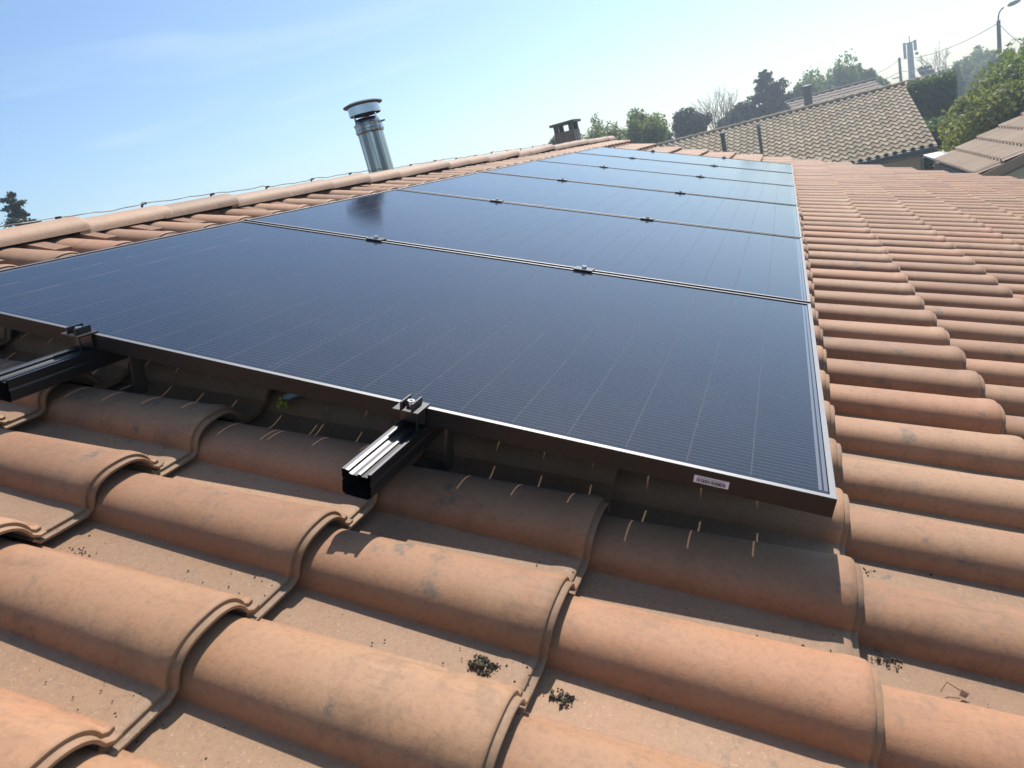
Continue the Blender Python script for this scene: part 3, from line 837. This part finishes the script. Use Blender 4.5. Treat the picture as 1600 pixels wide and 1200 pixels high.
def conifer(name, label, base, height, rad, seed, mat=None, n=4200, group=None, leaf_s=.2, open_=.6, base_f=.08):
    rg = random.Random(seed); root = empty(name, (base.x, base.y, 0)); tag(root, label, 'tree', group)
    b = MB(); b.tube([(base.x, base.y, 0), (base.x, base.y, height * .97)], [height * .02, .02], 8)
    pts = []; sz = []; nb = int(80 + height * 8)
    for i in range(nb):
        t = (i + rg.random()) / nb; z = height * (base_f + (1 - base_f) * t)
        L = rad * ((1 - t) ** open_) * rg.uniform(.5, 1.12) + .06
        a = rg.uniform(0, 6.28); dx, dy = math.cos(a), math.sin(a); rise = rg.uniform(-.35, .35) * L
        b.tube([(base.x, base.y, z), (base.x + dx * L * .9, base.y + dy * L * .9, z + rise)], [.035, .01], 5)
        m_ = int(n / nb * (.55 + .9 * (1 - t)))
        for k in range(m_):
            q = rg.random() ** .6; sp = .14 * L * (1.1 - .5 * q) + .03
            pts.append((base.x + dx * L * q + rg.gauss(0, sp), base.y + dy * L * q + rg.gauss(0, sp), z + rise * q + rg.gauss(0, sp * .6))); sz.append(leaf_s * rg.uniform(.5, 1.1) * (1.2 - .4 * t))
    b.build('trunk', M['bark'], root)
    leafmesh('crown', pts, sz, mat or M['leaf_dark'], root, seed)
    return root

def bare_tree(name, label, base, height, spread, seed, group=None):
    rg = random.Random(seed); root = empty(name, (base.x, base.y, 0)); tag(root, label, 'tree', group)
    tr, tw = MB(), MB()
    tr.tube([(base.x, base.y, 0), (base.x, base.y, height * .35), (base.x + .1, base.y, height * .5)], [height * .02, height * .015, height * .01], 7)
    def grow(p, d, L, r, dep):
        q = p + d * L; mid = p + d * L * .5 + Vector((rg.gauss(0, .05), rg.gauss(0, .05), .03)) * L
        (tr if dep > 3 else tw).tube([p, mid, q], [r, r * .8, r * .6], 5, False)
        if dep == 0: return
        for k in range(rg.choice((2, 3, 3))):
            nd = (d + Vector((rg.gauss(0, .45), rg.gauss(0, .45), rg.uniform(-.05, .4))) * spread).normalized()
            grow(q if k < 2 else mid, nd, L * rg.uniform(.6, .85), r * .6, dep - 1)
    for k in range(6):
        a = k * 1.05 + rg.random(); grow(Vector((base.x, base.y, height * rg.uniform(.25, .5))), Vector((math.cos(a) * .5 * spread, math.sin(a) * .5 * spread, 1)).normalized(), height * .2, height * .009, 4)
    tr.build('trunk', M['bark'], root); tw.build('twigs', M['paletwig'], root)
    return root

def ground_at(px, py, D): p = at(px, py, D); return Vector((p.x, p.y, 0)), p.z
def tree_px(fn, name, label, px, top_y, D, half_w_px, *a, **k):
    g_, zt = ground_at(px, top_y, D)
    d = RX * ((px - 800) / FPX) + DN * ((top_y - 600) / FPX) + FW
    rad = half_w_px / FPX * D / math.hypot(d.x, d.y)
    return fn(name, label, g_, zt, rad, *a, **k)
GT = 'trees beyond the roof'
tree_px(conifer, 'conifer', 'dark pointed conifer poking above the ridge at the left photo edge', 14, 304, 26, 84, 31, n=42000, leaf_s=.065, open_=.62, group=GT)
tree_px(broad_tree, 'broadleaf_tree', 'yellow green feathery tree just right of the brick chimney', 928, 181, 34, 42, M['leaf_spring'], 41, leaf_s=.07, n=6500, trunk_f=.2, lobes=24, group=GT)
tree_px(broad_tree, 'broadleaf_tree', 'low yellow green bush left of the brick chimney', 866, 213, 36, 16, M['leaf_spring'], 42, leaf_s=.07, n=2000, trunk_f=.2, group=GT)
tree_px(broad_tree, 'broadleaf_tree', 'rounded green tree with loose sprays right of the feathery tree', 996, 163, 36, 38, M['leaf_oak'], 43, leaf_s=.075, n=7000, trunk_f=.25, lobes=24, group=GT)
tree_px(broad_tree, 'pine_tree', 'dark rounded pine left of the bare tree', 1075, 160, 46, 34, M['leaf_dark'], 44, leaf_s=.09, n=9000, trunk_f=.35, lobes=30, group=GT)
tree_px(broad_tree, 'pine_tree', 'small dark bush left of the rounded pine', 1034, 203, 44, 16, M['leaf_dark'], 45, leaf_s=.12, n=1400, trunk_f=.3, group=GT)
g_, zt = ground_at(1118, 138, 52); bare_tree('bare_tree', 'pale leafless tree between the two dark conifers', g_, zt, .62, 46, GT)
tree_px(conifer, 'conifer', 'tall dark fir with a ragged tip above the grey tan roof', 1194, 110, 56, 84, 47, n=34000, leaf_s=.12, open_=.75, group=GT)
tree_px(broad_tree, 'pine_tree', 'dark round pine tucked left of the tall fir', 1160, 153, 55, 21, M['leaf_dark'], 48, leaf_s=.10, n=5000, trunk_f=.3, lobes=24, group=GT)
tree_px(broad_tree, 'pine_tree', 'small dark pine at the foot of the bare tree', 1138, 170, 53, 20, M['leaf_dark'], 49, leaf_s=.10, n=4000, trunk_f=.25, lobes=22, group=GT)
tree_px(broad_tree, 'broadleaf_tree', 'broad green oak behind the distant brown roof', 1296, 89, 72, 52, M['leaf_oak'], 50, leaf_s=.15, n=9000, trunk_f=.2, lobes=30, group=GT)
tree_px(broad_tree, 'broadleaf_tree', 'green tree joined to the right of the broad oak', 1344, 101, 74, 28, M['leaf_oak'], 51, leaf_s=.16, n=8000, trunk_f=.2, group=GT)
tree_px(broad_tree, 'broadleaf_tree', 'low spreading green tree at the left foot of the broad oak', 1254, 126, 68, 22, M['leaf_spring'], 52, leaf_s=.14, n=6000, trunk_f=.2, group=GT)
tree_px(broad_tree, 'broadleaf_tree', 'low green bush between the oak and the concrete pole', 1372, 119, 76, 20, M['leaf_oak'], 53, leaf_s=.2, n=1800, trunk_f=.2, group=GT)
tree_px(broad_tree, 'broadleaf_tree', 'small dark tree at the foot of the antenna mast', 1442, 105, 84, 20, M['leaf_dark'], 54, leaf_s=.22, n=1800, trunk_f=.2, group=GT)
g_, zt = ground_at(1466, 72, 80); bare_tree('bare_tree', 'grey leafless tree right of the antenna mast', g_, zt, .95, 55, GT)
for k, (px, py, D, hw, mt, lab) in enumerate([(1500, 88, 92, 30, 'leaf_oak', 'hazy green tree right of the grey leafless tree'), (1524, 72, 100, 26, 'leaf_oak', 'hazy dark green tree crown left of the street lamp'),
        (1550, 76, 88, 30, 'leaf_spring', 'hazy pale green tree at the foot of the street lamp'), (1590, 62, 84, 30, 'leaf_oak', 'hazy green tree at the right photo edge behind the leafy shrub'), (1480, 104, 70, 24, 'leaf_hedge', 'low rounded bush in front of the hazy trees')]):
    tree_px(broad_tree, 'broadleaf_tree', lab, px, py, D, hw, M[mt], 60 + k, leaf_s=.17, n=4500, trunk_f=.1, lobes=24, group=GT)

def hedge(name, label, a, b_, depth, h, seed, n, leaf_s, mat):
    a, b_ = Vector((a.x, a.y, 0)), Vector((b_.x, b_.y, 0)); d = b_ - a; nrm = Vector((d.y, -d.x, 0)).normalized() * depth
    if nrm.x < 0: nrm = -nrm
    root = empty(name, tuple((a + b_) / 2)); tag(root, label, 'hedge'); rg = random.Random(seed)
    b = MB(); b.prism([a + nrm * .15 + d * .02, a + d * .98 + nrm * .15, a + d * .98 + nrm * .85, a + nrm * .85 + d * .02], (0, 0, h * .93)); b.build('twigs', M['bark'], root)
    pts = []; sz = []
    for i in range(n):
        t, q, z = rg.random(), rg.random(), rg.random() * h
        f_ = rg.random()
        if f_ < .4: q = rg.gauss(.02, .05)
        elif f_ < .75: z = h + rg.gauss(-.04, .07)
        else: t = rg.choice((0, 1)) + rg.gauss(0, .01)
        p = a + d * t + nrm * q; pts.append((p.x, p.y, z)); sz.append(leaf_s * rg.uniform(.6, 1.2))
    leafmesh('foliage', pts, sz, mat, root, seed)
p0, p1 = at(1418, 140, 33), at(1492, 120, 33)
hedge('tall_hedge', 'tall dense green hedge beside the grey tan roof gable', p0, p1, 2.0, at(1450, 128, 33).z, 71, 16000, .08, M['leaf_hedge'])
p0, p1 = at(1428, 190, 26.5), at(1500, 175, 26.5)
hedge('low_hedge', 'low clipped hedge with sunlit top in front of the tall hedge', p0, p1, 4.2, 2.78, 72, 14000, .065, M['leaf_hedge'])
# big leafy shrub at right
g_, zt = ground_at(1578, 92, 23.5)
sh = broad_tree('leafy_shrub', 'big yellow green leafy shrub behind the brown roof at the right', g_, zt, 1.95, M['leaf_yellow'], 81, leaf_s=.075, n=20000, trunk_f=.06, cat='shrub', lobes=30)
g_, zt = ground_at(1606, 36, 24.5)
broad_tree('leafy_shrub', 'taller dark leafy shrub cut off by the right photo edge', g_, zt, 1.5, M['leaf_oak'], 82, leaf_s=.085, n=4500, trunk_f=.1, cat='shrub', lobes=26)
g_, zt = ground_at(1516, 140, 24.5)
broad_tree('leafy_shrub', 'green shrub at the left side of the big yellow green one', g_, zt, .85, M['leaf_yellow'], 83, leaf_s=.085, n=5000, trunk_f=.05, cat='shrub', lobes=18)
# pale canopy at the foot of the hedge
p = at(1476, 243, 21.5)
cn = empty('canopy', (p.x, p.y, 0)); tag(cn, 'pale flat canopy beside the eave of the brown roof', 'canopy')
b = MB(); b.box((p.x - 1.0, p.y - .16, p.z - .03), (p.x + 1.2, p.y + .30, p.z + .02)); b.build('canopy_roof', M['white'], cn)
for sx in (-.9, 1.1):
    b = MB(); b.box((p.x + sx - .04, p.y + .3, 0), (p.x + sx + .04, p.y + .38, p.z - .04)); b.build('post', M['gutter_grey'], cn)

# ------------------------------------------------------------------ masts, poles, wires
g_, zt = ground_at(1553, 33, 60)
lp = empty('street_lamp', (g_.x, g_.y, 0)); tag(lp, 'street lamp with a curved arm on a grey pole at the upper right', 'street lamp')
pole_top = at(1560, 32, 60); base = Vector((pole_top.x, pole_top.y, 0))
b = MB(); b.tube([base, pole_top], [.16, .11], 10); b.build('pole', M['mast'], lp, smooth=50)
hd = at(1571, 10.5, 60); rt = (at(1600, 10, 60) - at(1540, 10, 60)); rt.z = 0; rt.normalize()
L_ = (hd - pole_top).dot(rt); H_ = hd.z - pole_top.z
arm = [pole_top + Vector((0, 0, -.4)), pole_top + Vector((0, 0, .15))] + [pole_top + rt * (L_ * (1 - math.cos(a))) + Vector((0, 0, .15 + (H_ - .15) * math.sin(a))) for a in (R(20), R(40), R(60), R(80))]
b = MB(); b.tube(arm, .045, 8); b.build('arm', M['mast'], lp, smooth=50)
b = MB(); q = hd + rt * .1
b.tube([q, q + rt * .15 + Vector((0, 0, .05)), q + rt * .45 + Vector((0, 0, .1)), q + rt * .7 + Vector((0, 0, .12))], [.06, .13, .14, .05], 10); b.build('lamp_head', M['concrete'], lp, smooth=60)
# antenna mast
pt = at(1421, 66, 115); pb = Vector((pt.x, pt.y, 0)); an = empty('antenna_mast', tuple(pb)); tag(an, 'phone antenna mast with panels at its top behind the roofs', 'mast')
b = MB(); b.tube([pb, pt], [.46, .34], 14); b.build('mast', M['mast'], an, smooth=50)
for k, dv in enumerate((-.62, .62)):
    b = MB(); q = pt + rt * dv
    b.box((q.x - .14, q.y - .16, q.z - 1.9 if k == 0 else q.z - 1.2), (q.x + .14, q.y + .16, q.z + .1)); b.build('antenna_panel', M['mast'], an)
b = MB(); b.box((pt.x - .1, pt.y - .75, pt.z - .15), (pt.x + .1, pt.y + .75, pt.z - .02)); b.tube([pt, pt + Vector((0, 0, .8))], .06, 6); b.build('mast_head', M['mast'], an)
b = MB(); q = pt + rt * .75 + Vector((0, 0, -1.6)); b.lathe([(0, .25), (.22, .1), (.22, -.1), (0, -.25)], 10, tuple(q)); b.build('dish', M['mast'], an)
# concrete pole
ct = at(1405, 90, 80); cp_ = empty('utility_pole', (ct.x, ct.y, 0)); tag(cp_, 'thin concrete utility pole left of the antenna mast', 'pole')
b = MB(); b.tube([(ct.x, ct.y, 0), ct], [.17, .11], 8); b.build('pole', M['mast'], cp_, smooth=50)
b = MB(); q = ct + Vector((0, 0, -1.7)); b.tube([q, q - rt * .7], .05, 6); b.build('bracket', M['concrete'], cp_)
far_l = at(1345, 118, 90); far_r = at(1640, 90, 45)
def wires(name, label, ends, r=.022):
    b = MB()
    for A, B, sag in ends:
        b.tube([A + (B - A) * t + Vector((0, 0, -sag * 4 * t * (1 - t))) for t in [i / 12 for i in range(13)]], r, 5)
    tag(b.build(name, M['cable']), label, 'wires')
d1 = Vector((0, 0, -.15)); d2 = Vector((0, 0, -1.2))
wires('overhead_wire', 'upper overhead wire slung from the street lamp pole to the concrete pole', [(pole_top + d1, ct + d1, .5), (ct + d1, far_l, .4), (pole_top + d1, far_r, .3)])
wires('overhead_wire', 'lower overhead wire slung from the street lamp pole to the concrete pole', [(pole_top + d2 * 1.5, ct + d2, .4), (ct + d2, far_l - Vector((0, 0, .9)), .3)])
# white T post in the shrubs
p = at(1574, 112, 40); tp = empty('white_post', (p.x, p.y, 0)); tag(tp, 'white post with a flat crossbar among the leafy shrubs', 'post')
b = MB(); b.tube([(p.x, p.y, 0), p], .05, 8); b.build('post', M['white'], tp)
b = MB(); b.tube([p - rt * .42, p + rt * .42], .06, 8); b.build('crossbar', M['white'], tp)
# ------------------------------------------------------------------ the air
hz = MB(); hz.box((-40, -60, -1), (128, 60, 12))
t = NT('hazy_air'); v = t.n('VolumePrincipled'); v.inputs['Color'].default_value = (.80, .90, 1, 1); v.inputs['Density'].default_value = HAZE; v.inputs['Anisotropy'].default_value = .6
t.l(v.outputs[0], t.out.inputs['Volume']); t.m.cycles.homogeneous_volume = True
tag(hz.build('haze', t.m), 'thin pale summer haze over the houses and trees', 'haze', kind='stuff')
for o in bpy.data.objects:
    if '_local' in o: del o['_local']
